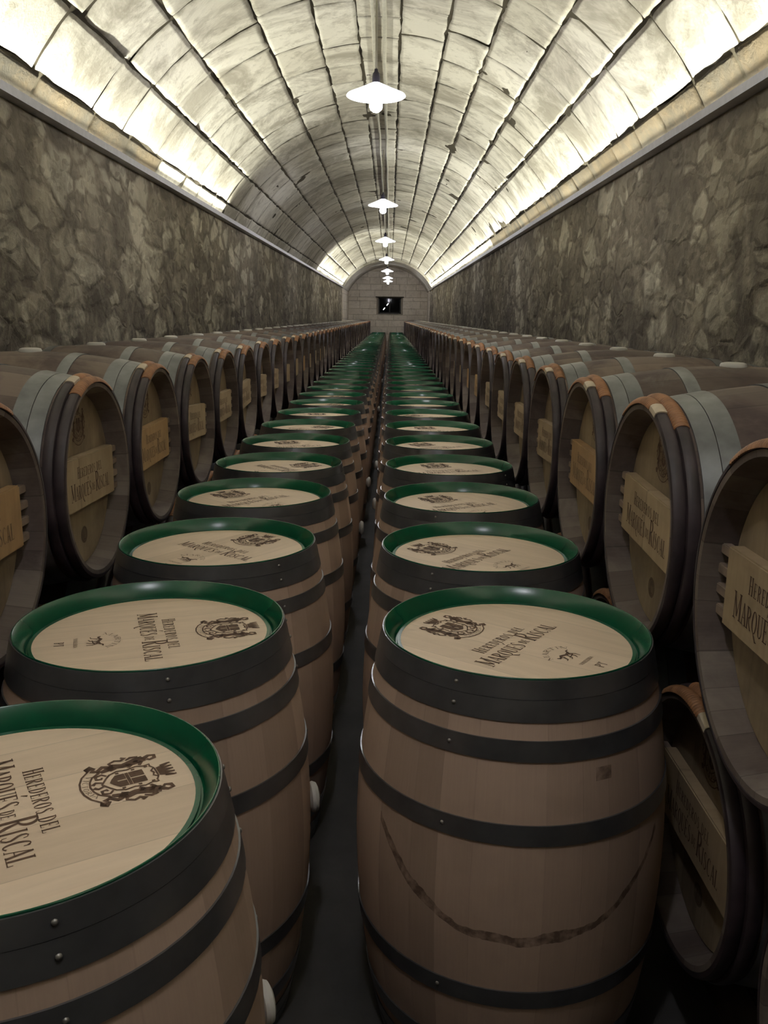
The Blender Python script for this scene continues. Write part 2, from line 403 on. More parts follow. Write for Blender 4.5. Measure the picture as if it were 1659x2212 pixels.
# ------------------------------------------------------------------ vault of cut stone blocks
random.seed(11)
HA = math.asin(HALF/RV)                # half angle
SA = HA*RV
joints = [-SA, -1.98, -1.63, -1.27, -.82, -.445, -.15, .165, .505, .83, 1.20, 1.56, 1.95, SA]
def vpt(s, y, out=0.0):
    a = s/RV; r = RV + out
    return (XC + r*sin(a), y, zs(y) + RISE - RV + r*cos(a))
V = []; F = []; FM = []; FC = []; FE = []
def patch(s0, s1, y0, y1, mat, tone):
    r0, dt, dl = random.uniform(-.004, .004), random.uniform(-.003, .003), random.uniform(-.003, .003)
    us = [0, .022, .09, .3, .5, .7, .91, .978, 1]; nu = len(us)
    o = len(V)
    gy = .009; gs = .006
    for iv, v_ in enumerate(us):
        for iu, u_ in enumerate(us):
            s = s0 + gs + (s1 - s0 - 2*gs)*u_; y = y0 + gy + (y1 - y0 - 2*gy)*v_
            edge = 1 if (iu in (0, nu - 1) or iv in (0, nu - 1)) else 0
            near = 1 if (iu in (1, nu - 2) or iv in (1, nu - 2)) else 0
            p = Vector((s*7, y*5, 3.3))
            if edge or near:
                s += (noise.noise(p*1.5)*.013 + noise.noise(p*4)*.009)*(1 if iu < 4 else -1) + .006*(1 if iu < 4 else -1)*(random.random() - .5); y += noise.noise(p*3 + Vector((5, 5, 5)))*.009
            out = r0 + dt*(u_ - .5)*2 + dl*(v_ - .5)*2 + noise.noise(p)*.004 + edge*(.011 + .006*noise.noise(p*.6)) + near*.0005
            V.append(vpt(s, y, out))
    for a in range(nu - 1):
        for c in range(nu - 1):
            i = o + a*nu + c
            F.append((i, i + 1, i + nu + 1, i + nu)); FM.append(mat); FC.append(tone)
            FE.append([1.0 if (q // nu in (0, nu - 1) or q % nu in (0, nu - 1)) else .22 if (q // nu in (1, nu - 2) or q % nu in (1, nu - 2)) else 0.0
                       for q in (a*nu + c, a*nu + c + 1, (a + 1)*nu + c + 1, (a + 1)*nu + c)])
for ci in range(len(joints) - 1):
    s0, s1 = joints[ci], joints[ci + 1]
    y = YN + random.uniform(-.5, 0)
    left, right = ci == 0, ci == len(joints) - 2
    while y < YE:
        ln = random.choice((.5, .58, .66, .78, .9))*random.uniform(.9, 1.1)
        y2 = y + ln
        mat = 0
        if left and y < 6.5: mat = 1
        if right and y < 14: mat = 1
        j0 = 0 if left else noise.noise(Vector((ci*9.1, y*2.3, 1)))*.0
        patch(s0, s1, y, y2, mat, random.random())
        y = y2
# mortar behind the blocks, in places pressed flush with the faces
o = len(V); ny = int((YE - YN)/.06); nsg = 110
for i in range(ny + 1):
    y = YN - .5 + (YE - YN + .8)*i/ny
    for k in range(nsg + 1):
        s = -SA - .02 + (2*SA + .04)*k/nsg
        n_ = noise.fractal(Vector((s*3, y*2.2, 9.1)), 1, 2, 3)
        V.append(vpt(s, y, max(.004, .0095 - n_*.011)))
for i in range(ny):
    for k in range(nsg):
        a = o + i*(nsg + 1) + k
        F.append((a, a + 1, a + nsg + 2, a + nsg + 1)); FM.append(2); FC.append(.5)
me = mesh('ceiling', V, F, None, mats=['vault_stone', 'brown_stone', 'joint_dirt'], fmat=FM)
ca = me.color_attributes.new('block', 'FLOAT_COLOR', 'CORNER')
vals = []
FE += [[0.0]*4]*(len(FC) - len(FE))
for t, e4 in zip(FC, FE):
    for e_ in e4: vals += [t, e_, 0.0, 1.0]
ca.data.foreach_set('color', vals)
me.polygons.foreach_set('use_smooth', [True]*len(me.polygons))
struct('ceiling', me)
# near end closing wall is behind the camera: plain masonry
struct('wall_back', mesh('wall_back', [(XL - .2, YN, 0), (XR + .2, YN, 0), (XR + .2, YN, 4.2), (XL - .2, YN, 4.2)], [(0, 1, 2, 3)], 'end_stone'))

# stone rib next to the end wall
rb = []
a1 = HA
prof_r = [(-.0, 34.2), (-.07, 34.2), (-.07, YE), (-.0, YE)]
Vr = []; Fr = []; nseg = 60
for i in range(nseg + 1):
    s = -SA + 2*SA*i/nseg
    for out, y in prof_r: Vr.append(vpt(s, y, out + noise.noise(Vector((s*4, y, 0)))*.006))
for i in range(nseg):
    for k in range(3):
        a = i*4 + k; Fr.append((a, a + 1, a + 5, a + 4))
me = mesh('trim_3', Vr, Fr, 'vault_stone')
struct('trim_3', smooth_by_angle(me, 30))

# end wall of coursed stone with a window opening
WX0, WX1, WZ0, WZ1 = -.60, .54, CAMZ + .085, CAMZ + .83
random.seed(5)
V = []; F = []; FM = []; FC = []
def wblock(x0, x1, z0, z1, tone, dep=.0):
    gp = .003; o = len(V); d = YE - dep + random.uniform(-.008, .008)
    xs = [x0 + gp, x0 + gp + .012, x1 - gp - .012, x1 - gp]; zz = [z0 + gp, z0 + gp + .012, z1 - gp - .012, z1 - gp]
    for a, z in enumerate(zz):
        for c, x in enumerate(xs):
            ed = a in (0, 3) or c in (0, 3)
            V.append((x + random.uniform(-.004, .004), d + (.018 if ed else 0), z + random.uniform(-.004, .004)))
    for a in range(3):
        for c in range(3):
            i = o + a*4 + c; F.append((i, i + 1, i + 5, i + 4)); FM.append(0); FC.append(tone)
z = 0
while z < 4.1:
    hgt = random.uniform(.24, .34); z2 = z + hgt
    for e in (WZ0, WZ1):
        if abs(z2 - e) < .14: z2 = e
    x = XL - .15
    while x < XR + .15:
        x2 = x + random.uniform(.4, .8)
        if z >= WZ0 - .01 and z2 <= WZ1 + .01:
            if x < WX0 < x2 + .15: x2 = WX0
            if x >= WX0 - .01 and x < WX1 - .01: x = WX1; continue
        wblock(x, min(x2, XR + .2), z, z2, random.random()); x = x2
    z = z2
# mortar bed behind, with the opening left out, and splayed reveals
D = 0.45
o = len(V); yb = YE + .014
V += [(XL - .2, yb, 0), (WX0, yb, 0), (WX1, yb, 0), (XR + .2, yb, 0), (XL - .2, yb, WZ0), (WX0, yb, WZ0), (WX1, yb, WZ0), (XR + .2, yb, WZ0),
      (XL - .2, yb, WZ1), (WX0, yb, WZ1), (WX1, yb, WZ1), (XR + .2, yb, WZ1), (XL - .2, yb, 4.2), (WX0, yb, 4.2), (WX1, yb, 4.2), (XR + .2, yb, 4.2)]
for f in [(0, 1, 5, 4), (1, 2, 6, 5), (2, 3, 7, 6), (4, 5, 9, 8), (6, 7, 11, 10), (8, 9, 13, 12), (9, 10, 14, 13), (10, 11, 15, 14)]:
    F.append(tuple(o + i for i in f)); FM.append(1); FC.append(.9)
o = len(V); k = .10
V += [(WX0, YE, WZ0), (WX1, YE, WZ0), (WX1, YE, WZ1), (WX0, YE, WZ1), (WX0 + k, YE + D, WZ0 + .06), (WX1 - k, YE + D, WZ0 + .06), (WX1 - k, YE + D, WZ1), (WX0 + k, YE + D, WZ1)]
for f in [(0, 1, 5, 4), (1, 2, 6, 5), (2, 3, 7, 6), (3, 0, 4, 7)]: F.append(tuple(o + i for i in f)); FM.append(0); FC.append(.2)
me = mesh('wall_end', V, F, None, mats=['end_stone', 'end_joint'], fmat=FM)
ca = me.color_attributes.new('block', 'FLOAT_COLOR', 'CORNER'); vals = []
for p, t in zip(me.polygons, FC): vals += [t, 0, 0, 1.0]*p.loop_total
ca.data.foreach_set('color', vals)
struct('wall_end', me)
# window in the opening: frame, glass and the dark space behind it
wf = YE + .33
win = link('window_1', None, loc=(0, 0, 0), kind='structure')
a0_, a1_, b0_, b1_ = WX0 + .07, WX1 - .07, WZ0 + .05, WZ1 - .0
link('window_frame', join_boxes('window_frame', [(a0_, a1_, wf, wf + .05, b0_, b0_ + .05), (a0_, a1_, wf, wf + .05, b1_ - .05, b1_),
     (a0_, a0_ + .05, wf, wf + .05, b0_, b1_), (a1_ - .05, a1_, wf, wf + .05, b0_, b1_), (-.045, -.015, wf, wf + .05, b0_, b1_)], 'dark_frame'), win)
link('pane', box('pane', a0_, a1_, wf + .02, wf + .026, b0_, b1_, 'dark_glass'), win)
struct('wall_beyond', join_boxes('wall_beyond', [(-1.5, 1.5, YE + 4.0, YE + 4.1, 0, 4), (-1.6, -1.5, YE + .5, YE + 4, 0, 4), (1.5, 1.6, YE + .5, YE + 4, 0, 4),
       (-1.5, 1.5, YE + .5, YE + 4, 4, 4.1), (-1.5, 1.5, YE + .5, YE + 4, 0, .1)], 'chestnut_hoop'))
for i, (x, z) in enumerate([(-.13, 2.16), (-.29, 1.965)]):
    t = link('tube_light', lathe('tube_light', [(.0, -.06), (.016, -.06), (.016, .06), (0, .06)], 'tube_glow', 12), None, (x, YE + 2.0, z), (0, rad(40), 0),
             label=('small bright tube light seen through the end window, the upper one', 'small bright tube light seen through the end window, the lower one')[i],
             category='light', group='tube lights beyond the end window')
# lintel over the opening and pale quoins at the end of each side wall
struct('trim_4', join_boxes('trim_4', [(WX0 - .05, WX1 + .05, YE - .025, YE + .35, WZ1 - .01, WZ1 + .035)], 'joint_dirt'))
for nm, side, x, y0 in (('trim_5', -1, XL, 34.2), ('trim_6', 1, XR, 37.2)):
    bx = []; z = 0
    while z < 2.6:
        h_ = random.uniform(.26, .38); y = y0 + random.uniform(-.12, .12)
        ys = [y]
        while ys[-1] < YE: ys.append(min(YE, ys[-1] + random.uniform(.6, 1.0)))
        for p, q in zip(ys, ys[1:]):
            x0, x1 = sorted((x - side*.045, x + side*.02)); bx.append((x0, x1, p + .004, q - .004, z + .004, min(z + h_, 2.66) - .004))
        z += h_
    struct(nm, join_boxes(nm, bx, 'end_stone'))

# lighting troughs on the wall tops, with their strips
def prism_y(name, prof, y0, y1, mat, n=12):
    V = []; F = []; k = len(prof)
    for i in range(n + 1):
        y = y0 + (y1 - y0)*i/n
        for x, z in prof: V.append((x, y, zs(y) + z))
    for i in range(n):
        for j in range(k):
            a = i*k + j; b_ = i*k + (j + 1) % k; F.append((a, b_, b_ + k, a + k))
    F.append(tuple(range(k))); F.append(tuple(reversed(range(n*k, n*k + k))))
    return mesh(name, V, F, mat)
for nm, side, x in (('trim_1', -1, XL), ('trim_2', 1, XR)):
    d = -side
    prof = [(x - d*.02, 0), (x + d*.068, 0), (x + d*.070, .042), (x + d*.064, .042), (x + d*.062, .008), (x - d*.02, .008)]
    struct(nm, prism_y(nm, prof, YN, YE if side > 0 else 34.2, 'trough_metal'))
nm = {0: 'LED strip glowing in the trough above the near left wall', 1: 'LED strip glowing in the trough at the far end of the left wall',
      2: 'LED strip glowing in the trough along the whole right wall'}
for i, (side, y0, y1) in enumerate(LED_RUNS):
    x = XL + .03 if side < 0 else XR - .03
    link('led_strip', prism_y('led_strip', [(x - .006, .009), (x + .006, .009), (x + .006, .016), (x - .006, .016)], y0, y1, 'led_glow'),
         label=nm[i], category='light strip', group='cove light strips')

# ------------------------------------------------------------------ lamps and conduit
LX = -.11
CR = lambda y: zs(y) + RISE
def tube_y(name, x, dz, r, y0, y1, mat):
    V = []; F = []; n = 40; k = 10
    for i in range(n + 1):
        y = y0 + (y1 - y0)*i/n
        for j in range(k): V.append((x + r*cos(2*pi*j/k) + .004*sin(y*3), y, CR(y) - dz + r*sin(2*pi*j/k)))
    for i in range(n):
        for j in range(k): F.append((i*k + j, i*k + (j + 1) % k, (i + 1)*k + (j + 1) % k, (i + 1)*k + j))
    return mesh(name, V, F, mat, smooth=True)
link('conduit', tube_y('conduit', XC + .045, .022, .016, YN, YE - .1, 'conduit_plastic'), label='pale round electrical conduit running along the crown of the vault, right of the lamps', category='conduit', group='conduits along the vault crown')
link('conduit', tube_y('conduit', XC - .038, .020, .013, YN, YE - .1, 'conduit_plastic'), label='thinner pale conduit on the vault crown just left of the lamps', category='conduit', group='conduits along the vault crown')
shade_me = lathe('shade', [(.022, .075), (.05, .062), (.12, .030), (.187, .002), (.192, -.006), (.186, -.010), (.12, -.020), (.05, -.030), (.03, -.034), (.02, .03)], 'opal_shade', 48, closed=True)
bulb_me = lathe('bulb', [(0, -.105), (.018, -.102), (.034, -.09), (.042, -.072), (.040, -.052), (.028, -.036), (.018, -.031), (.0, -.030)], 'bulb_glow', 24)
sock_me = lathe('socket', [(.0, .155), (.011, .155), (.013, .140), (.022, .128), (.026, .11), (.026, .072), (0, .072)], 'black_bakelite', 20)
LAMPY = [-5.0 + 2.0, .55, 6.07, 11.73, 17.17, 22.63, 28.29, 33.3, 36.3]
order = ['behind the viewpoint', 'straight above the viewpoint', 'nearest of the lamps in the photo', 'second lamp in the photo from the near end', 'third lamp in the photo from the near end',
         'fourth lamp in the photo from the near end', 'fifth lamp in the photo from the near end', 'last lamp but one before the end wall', 'last lamp, closest to the end wall']
for i, y in enumerate(LAMPY):
    if i == 0: continue
    t = link('pendant_lamp', None, None, (LX, y, CAMZ + 1.40), label='white saucer pendant lamp, ' + order[i] , category='lamp', group='pendant lamps in a line under the vault')
    link('shade', shade_me, t); link('bulb', bulb_me, t); link('socket', sock_me, t)
    L_ = CR(y) - (CAMZ + 1.40) - .03
    V = []; F = []
    st = lathe('stem', [(0, .150), (.007, .150), (.007, L_), (0, L_)], 'lamp_stem', 10)
    link('stem', st, t)

# ------------------------------------------------------------------ barrels
H = .95; RB = .343; RH = .285; REC = .035
def pr(t, rb=RB, rh=RH): return rh + (rb - rh)*(1 - ((t - H/2)/(H/2))**2)       # outer radius at distance t from the head
def staves_mesh(name, mat, rec, inner, inmat, seg=81, nz=18, slope=.012):
    P = []; pm = []
    for i in range(nz + 1):
        t = H*i/nz; P.append((pr(t), H - t)); pm.append(0)
    P += [(inner + .001, 0), (inner, .004), (inner - slope, rec), (inner - slope - .006, rec + .01), (inner - slope - .006, H - rec - .01), (inner - slope, H - rec), (inner, H - .003), (inner + .001, H - .001)]
    pm = [0]*(nz + 1) + [1]*8
    return lathe(name, P, mat, seg, closed=True, mats=[mat, inmat], pm=pm)
def hoop_mesh(name, t0, t1, mat, th=.0028, seg=84, flip=False):
    n = 3; P = []
    for i in range(n + 1):
        t = t0 + (t1 - t0)*i/n; P.append((pr(t) + th + (.0006 if flip else 0), H - t))
    for i in range(n, -1, -1):
        t = t0 + (t1 - t0)*i/n; P.append((pr(t) - .0015, H - t))
    return lathe(name, P, mat, seg, closed=True)
def rivet_mesh(t0, t1, mat='rivet_steel'):
    t = (t0 + t1)/2; r = pr(t) + .0025
    V = []; F = []; n = 8
    rr = [(.0045, 0), (.0040, .0022), (.0020, .0034), (0, .0038)]
    for a, h_ in rr:
        for j in range(n): V.append((r + h_, a*cos(2*pi*j/n), H - t + a*sin(2*pi*j/n)))
    for k in range(3):
        for j in range(n): F.append((k*n + j, k*n + (j + 1) % n, (k + 1)*n + (j + 1) % n, (k + 1)*n + j))
    return mesh('rivet', V, F, mat, smooth=True)

# ---- burnt lettering ------------------------------------------------
def stroke(pts, ws, V, F, z, close=False):
    """variable-width ribbon through pts"""
    n = len(pts)
    if isinstance(ws, (int, float)): ws = [ws]*n
    o = len(V)
    for i, (p, wd) in enumerate(zip(pts, ws)):
        a = pts[i - 1] if (i > 0 or close) else p
        b_ = pts[(i + 1) % n] if (i < n - 1 or close) else p
        dx, dy = b_[0] - a[0], b_[1] - a[1]; l = sqrt(dx*dx + dy*dy) or 1
        nx, ny = -dy/l*wd/2, dx/l*wd/2
        V.append((p[0] + nx, p[1] + ny, z)); V.append((p[0] - nx, p[1] - ny, z))
    for i in range(n if close else n - 1):
        j = (i + 1) % n
        F.append((o + 2*i, o + 2*i + 1, o + 2*j + 1, o + 2*j))
def arc(cx, cy, rx, ry, a0, a1, n=12): return [(cx + rx*cos(rad(a0 + (a1 - a0)*i/n)), cy + ry*sin(rad(a0 + (a1 - a0)*i/n))) for i in range(n + 1)]
TK, TN = .115, .045
def bowl(cx, cy, rx, ry, a0, a1, n=12):
    pts = arc(cx, cy, rx, ry, a0, a1, n)
    return pts, [TN + (TK - TN)*abs(cos(rad(a0 + (a1 - a0)*i/n))) for i in range(n + 1)]
def stem(x, y0=0, y1=1, wd=TK, s0=True, s1=True):
    o_ = [([(x, y0), (x, y1)], wd)]
    if s0: o_.append(([(x - .11, y0 + .02), (x + .11, y0 + .02)], .04))
    if s1: o_.append(([(x - .11, y1 - .02), (x + .11, y1 - .02)], .04))
    return o_
def glyph(c):
    W = .50; g_ = []
    if c == 'H': g_ = stem(.1) + stem(.42) + [([(.1, .5), (.42, .5)], TN)]; W = .52
    elif c in 'EÉ':
        g_ = stem(.1) + [([(.1, .975), (.40, .975)], .05), ([(.1, .025), (.42, .025)], .05), ([(.1, .51), (.32, .51)], TN), ([(.40, .82), (.40, 1)], .04), ([(.42, 0), (.42, .2)], .04), ([(.32, .42), (.32, .6)], .035)]; W = .46
        if c == 'É': g_.append(([(.24, 1.12), (.36, 1.36)], [.03, .11]))
    elif c == 'R': g_ = stem(.1) + [bowl(.17, .74, .23, .235, 90, -90), ([(.1, .975), (.18, .975)], TN), ([(.1, .505), (.18, .505)], TN), ([(.22, .5), (.34, .2), (.46, .02)], [.08, .12, .10]), ([(.40, .02), (.54, .02)], .04)]; W = .52
    elif c == 'P': g_ = stem(.1) + [bowl(.17, .72, .23, .255, 90, -90), ([(.1, .975), (.18, .975)], TN), ([(.1, .465), (.18, .465)], TN)]; W = .46
    elif c == 'D': g_ = stem(.1) + [bowl(.15, .5, .31, .475, 90, -90, 16), ([(.1, .975), (.16, .975)], TN), ([(.1, .025), (.16, .025)], TN)]; W = .54
    elif c in 'OQ':
        p_, w_ = bowl(.28, .5, .21, .48, 0, 360, 24); g_ = [(p_, w_)]; W = .56
        if c == 'Q': g_.append(([(.24, .02), (.36, -.12), (.50, -.30), (.66, -.30)], [.05, .12, .11, .03]))
    elif c == 'C': g_ = [bowl(.28, .5, .21, .48, 50, 310, 18), ([(.42, .72), (.42, .96)], .04)]; W = .50
    elif c == 'S':
        g_ = [([(.38, .78), (.33, .93), (.22, .98), (.12, .90), (.10, .75), (.16, .62), (.28, .48), (.37, .34), (.37, .18), (.28, .05), (.18, .02), (.10, .08), (.07, .24)],
               [.04, .05, .06, .08, .10, .11, .12, .11, .10, .08, .06, .05, .04])]; W = .46
    elif c == 'L': g_ = stem(.1) + [([(.1, .025), (.40, .025)], .05), ([(.40, 0), (.40, .22)], .04)]; W = .44
    elif c == 'M': g_ = stem(.08, wd=TN) + stem(.60, wd=TK) + [([(.08, 1), (.33, .12)], [TK, TK]), ([(.33, .12), (.60, 1)], [TN, TN])]; W = .70
    elif c == 'N': g_ = stem(.08, wd=TN) + stem(.46, wd=TN, s0=False) + [([(.08, 1), (.46, 0)], [TK, TK])]; W = .56
    elif c == 'A': g_ = [([(.06, 0), (.27, 1)], [TN, TN]), ([(.27, 1), (.48, 0)], [TK*.9, TK*1.1]), ([(.13, .34), (.42, .34)], TN), ([(-.02, .02), (.15, .02)], .04), ([(.38, .02), (.58, .02)], .04)]; W = .54
    elif c == 'V': g_ = [([(.06, 1), (.27, 0)], [TK, TK]), ([(.27, 0), (.48, 1)], [TN, TN]), ([(-.02, .98), (.15, .98)], .04), ([(.40, .98), (.56, .98)], .04)]; W = .54
    elif c == 'U': g_ = stem(.1, .25, 1, s0=False) + stem(.44, .25, 1, wd=TN, s0=False) + [([(.1, .27), (.14, .09), (.27, .02), (.40, .09), (.44, .27)], [TK, .09, .06, .06, TN])]; W = .54
    elif c == 'I': g_ = stem(.12); W = .24
    elif c == 'T': g_ = stem(.24, s1=False) + [([(.02, .97), (.46, .97)], .05), ([(.02, .80), (.02, 1)], .04), ([(.46, .80), (.46, 1)], .04)]; W = .48
    elif c == ' ': W = .30
    return g_, W
def text_into(V, F, z, items, x0, y0, length, cap, path=None, gap=.07):
    """items: (char, scale, raise). Fits the line into length; cap = height of scale 1"""
    tot = sum(glyph(c)[1]*s for c, s, _ in items) + gap*len(items)
    sx = length/tot; x = 0
    for c, s, up in items:
        gl, W = glyph(c)
        for pts, ws in gl:
            if path is None:
                P = [(x0 + (x + px*s)*sx, y0 + (py*s + up)*cap) for px, py in pts]
                k = (sx*.5 + cap*.5)*s
            else:
                P = []; k = cap*s
                for px, py in pts:
                    cx, cy, r_, aa, ab = path
                    f = (x + px*s)/tot; a = rad(aa + (ab - aa)*f); rr = r_ + (py*s)*cap*path_sign(path)
                    P.append((cx + rr*cos(a), cy + rr*sin(a)))
            stroke(P, [w_*k for w_ in ws] if isinstance(ws, list) else ws*k, V, F, z)
        x += W*s + gap
def path_sign(p): return 1 if p[4] < p[3] else -1
def W_(s, big=None, first=1.3):
    out = []
    for word_i, word in enumerate(s.split(' ')):
        if word_i: out.append((' ', 1, 0))
        for i, c in enumerate(word): out.append((c, first if (i == 0 and big and word_i in big) else 1, 0))
    return out
def flat_mesh(name, build, mat='brand_burn'):
    V = []; F = []; build(V, F)
    me = mesh(name, V, F, mat)
    bm = bmesh.new(); bm.from_mesh(me)
    for f in bm.faces:
        if f.normal.z < 0: f.normal_flip()
    bm.to_mesh(me); bm.free(); return me
TOPLINE = W_('HEREDEROS', {0}, 1.25) + [(' ', .8, 0)] + W_('DEL')
BOTLINE = [('M', 1.25, 0)] + [(c, 1, 0) for c in 'ARQUÉS'] + [(' ', .3, 0), ('D', .55, .2), ('E', .55, .2), (' ', .2, 0), ('R', 1.5, 0)] + [(c, 1, 0) for c in 'ISCAL']
def name_lines(V, F, z=0.0, k=1.0, cx=0.0, y1=.020, y2=-.032):
    text_into(V, F, z, TOPLINE, cx - .098*k, y1*k, .190*k, .024*k, gap=.15)
    text_into(V, F, z, BOTLINE, cx - .148*k, y2*k, .296*k, .036*k)
def blob(V, F, z, pts):
    o = len(V); V += [(x, y, z) for x, y in pts]; F.append(tuple(range(o, o + len(pts))))
def crest(V, F, z=0.0, s=1.0, cx=0, cy=0):
    """shield with crown, two rampant supporters and a motto ribbon. Unit box about 1 x 1"""
    def T(p, m=1): return (cx + m*p[0]*s, cy + p[1]*s)
    def st(pts, w_, m=1, close=False): stroke([T(p, m) for p in pts], [a*s*1.25 for a in w_] if isinstance(w_, list) else w_*s*1.25, V, F, z, close)
    # inner dark shield with light charges left open
    for x0, x1, y0, y1 in [(-.13, -.012, .02, .17), (.012, .13, .02, .17), (-.13, .13, -.02, .015), (-.13, -.012, -.12, -.025), (.012, .13, -.12, -.025)]:
        blob(V, F, z, [T((x0, y0)), T((x1, y0)), T((x1, y1)), T((x0, y1))])
    blob(V, F, z, [T((-.13, -.12)), T((-.06, -.17)), T((0, -.20)), T((.06, -.17)), T((.13, -.12))])
    # outer scrolled border
    for m in (1, -1):
        st([(0, .27), (.05, .25), (.10, .29), (.16, .26), (.20, .27), (.19, .20), (.22, .12), (.19, .02), (.21, -.08), (.17, -.17), (.10, -.22), (0, -.28)], .018, m)
        st([(.16, -.20), (.21, -.24), (.19, -.31), (.13, -.31), (.12, -.26), (.15, -.25)], [.02, .026, .03, .03, .025, .02], m)
        st([(.04, -.27), (.07, -.33), (.03, -.37)], [.02, .03, .035], m)
        for q in [(.165, .22), (.165, .08), (.165, -.09)]: st([(q[0] - .015, q[1]), (q[0] + .015, q[1])], .03, m)
        # supporter: hind leg, body, mane, head, forepaw
        st([(.34, -.33), (.30, -.27), (.37, -.20), (.32, -.13), (.25, -.10)], [.05, .045, .05, .07, .06], m)
        st([(.26, -.24), (.29, -.16), (.33, -.09), (.30, .0), (.32, .09), (.34, .17), (.36, .25)], [.04, .06, .085, .075, .09, .11, .10], m)
        st([(.34, .23), (.40, .31), (.38, .37), (.32, .36), (.30, .30), (.33, .28)], [.06, .035, .035, .04, .03, .03], m)
        st([(.35, .14), (.28, .20), (.23, .17)], [.05, .045, .03], m)
        st([(.32, .05), (.26, .08), (.23, .05)], [.045, .04, .03], m)
        st([(.42, .20), (.44, .12), (.40, .06)], [.03, .035, .02], m)
        st([(.33, -.10), (.41, -.12), (.45, -.05), (.42, .01), (.46, .06), (.48, .02)], [.03, .03, .028, .03, .045, .03], m)
        # ribbon
        st([(.0, -.50), (.12, -.485), (.24, -.44), (.34, -.36), (.40, -.37), (.43, -.33), (.36, -.28)], [.018]*4 + [.035, .05, .03], m)
        st([(.0, -.40), (.10, -.385), (.19, -.345), (.25, -.27), (.30, -.25)], [.018, .018, .018, .03, .03], m)
    blob(V, F, z, [T((-.37, -.31)), T((-.43, -.34)), T((-.40, -.39)), T((-.33, -.37))]); blob(V, F, z, [T((.37, -.31)), T((.43, -.34)), T((.40, -.39)), T((.33, -.37))])
    # crown
    blob(V, F, z, [T((-.085, .31)), T((.085, .31)), T((.11, .38)), T((-.11, .38))])
    for x in (-.13, -.065, 0, .065, .13):
        st([(x*.75, .37), (x, .45)], [.05, .025])
        st([(x - .014, .46), (x + .014, .46)], .03)
    st([(-.09, .295), (.09, .295)], .016)
    # motto on the ribbon
    text_into(V, F, z, [(c, 1, 0) for c in 'VICTORIA'], 0, 0, 1, .055*s, path=(cx, cy - .10*s, .375*s, 228, 312))
def maker(V, F, z=0.0, cy=-.125):
    text_into(V, F, z, [(c, .8, 0) for c in 'M A R T I N'.replace(' ', '')], 0, 0, 1, .015, path=(0, cy, .040, 160, 20))
    # leaping animal
    for pts, ws in [([(-.022, .004), (-.010, .010), (.004, .004), (.016, .006)], [.004, .008, .007, .008]),
                    ([(-.022, .004), (-.028, .010)], [.006, .003]), ([(.016, .006), (.022, .014), (.030, .014)], [.006, .004, .003]),
                    ([(-.012, .004), (-.018, -.010), (-.026, -.012)], [.004, .003, .002]), ([(.002, .002), (-.002, -.012), (-.010, -.016)], [.004, .003, .002]),
                    ([(.010, .002), (.012, -.012), (.006, -.020)], [.004, .003, .002]), ([(.014, .004), (.022, -.008), (.020, -.020)], [.004, .003, .002]),
                    ([(-.006, -.008), (.010, -.006), (.020, -.002)], [.002, .003, .002])]:
        stroke([(x, y + cy) for x, y in pts], ws, V, F, z)
    text_into(V, F, z, [(c, 1, 0) for c in 'TONELERIA'], -.028, cy - .046, .056, .008)
    text_into(V, F, z, [('P', 1, 0), ('T', 1, 0)], -.013, cy - .085, .026, .020)

HZ = H - REC                         # head face height on upright barrels
me_name = flat_mesh('lettering', lambda V, F: name_lines(V, F))
me_crest = flat_mesh('crest', lambda V, F: crest(V, F, 0, .142, 0, .158))
me_maker = flat_mesh('maker_mark', lambda V, F: maker(V, F))

me_st_new = staves_mesh('staves', 'new_oak_staves', REC + .002, .2825, 'new_oak_staves', slope=.016)
me_st_scuff = staves_mesh('staves', 'scuffed_oak_staves', REC + .002, .2825, 'new_oak_staves', slope=.016)
me_head_new = lathe('head', [(0, H - REC), (.2530, H - REC), (.2535, H - REC - .005), (.262, H - REC - .006), (.262, H - REC - .02), (0, H - REC - .02)], 'pale_oak_head', 84)
me_rim = lathe('painted_rim', [(.2862, H - .006), (.2862, H - .0004), (.2854, H + .0006), (.2838, H + .0004), (.2825, H - .001), (.2640, H - .0285), (.2625, H - .0345), (.2600, H - REC - .0035), (.2570, H - REC - .0035), (.2565, H - REC + .0010), (.2490, H - REC + .0010), (.2490, H - REC - .003),
                               (.2490, H - REC - .006), (.263, H - REC - .006), (.2655, H - .030), (.2845, H - .004)], 'green_paint', 96, closed=True)
HT = [(.002, .038), (.038, .080), (.113, .153), (.274, .315), (.635, .676), (.797, .837), (.870, .912), (.912, .948)]
me_hoops = [hoop_mesh('hoop', a + .0004, b_ - .0004, 'hoop_steel', .0030 if i not in (1, 6) else .0024) for i, (a, b_) in enumerate(HT)]
me_riv = [rivet_mesh(a, b_) for a, b_ in HT]
me_bung = lathe('bung', [(0, .027), (.024, .027), (.033, .023), (.037, .015), (.035, .008), (.026, .004), (.024, -.012), (0, -.012)], 'silicone_bung', 24)

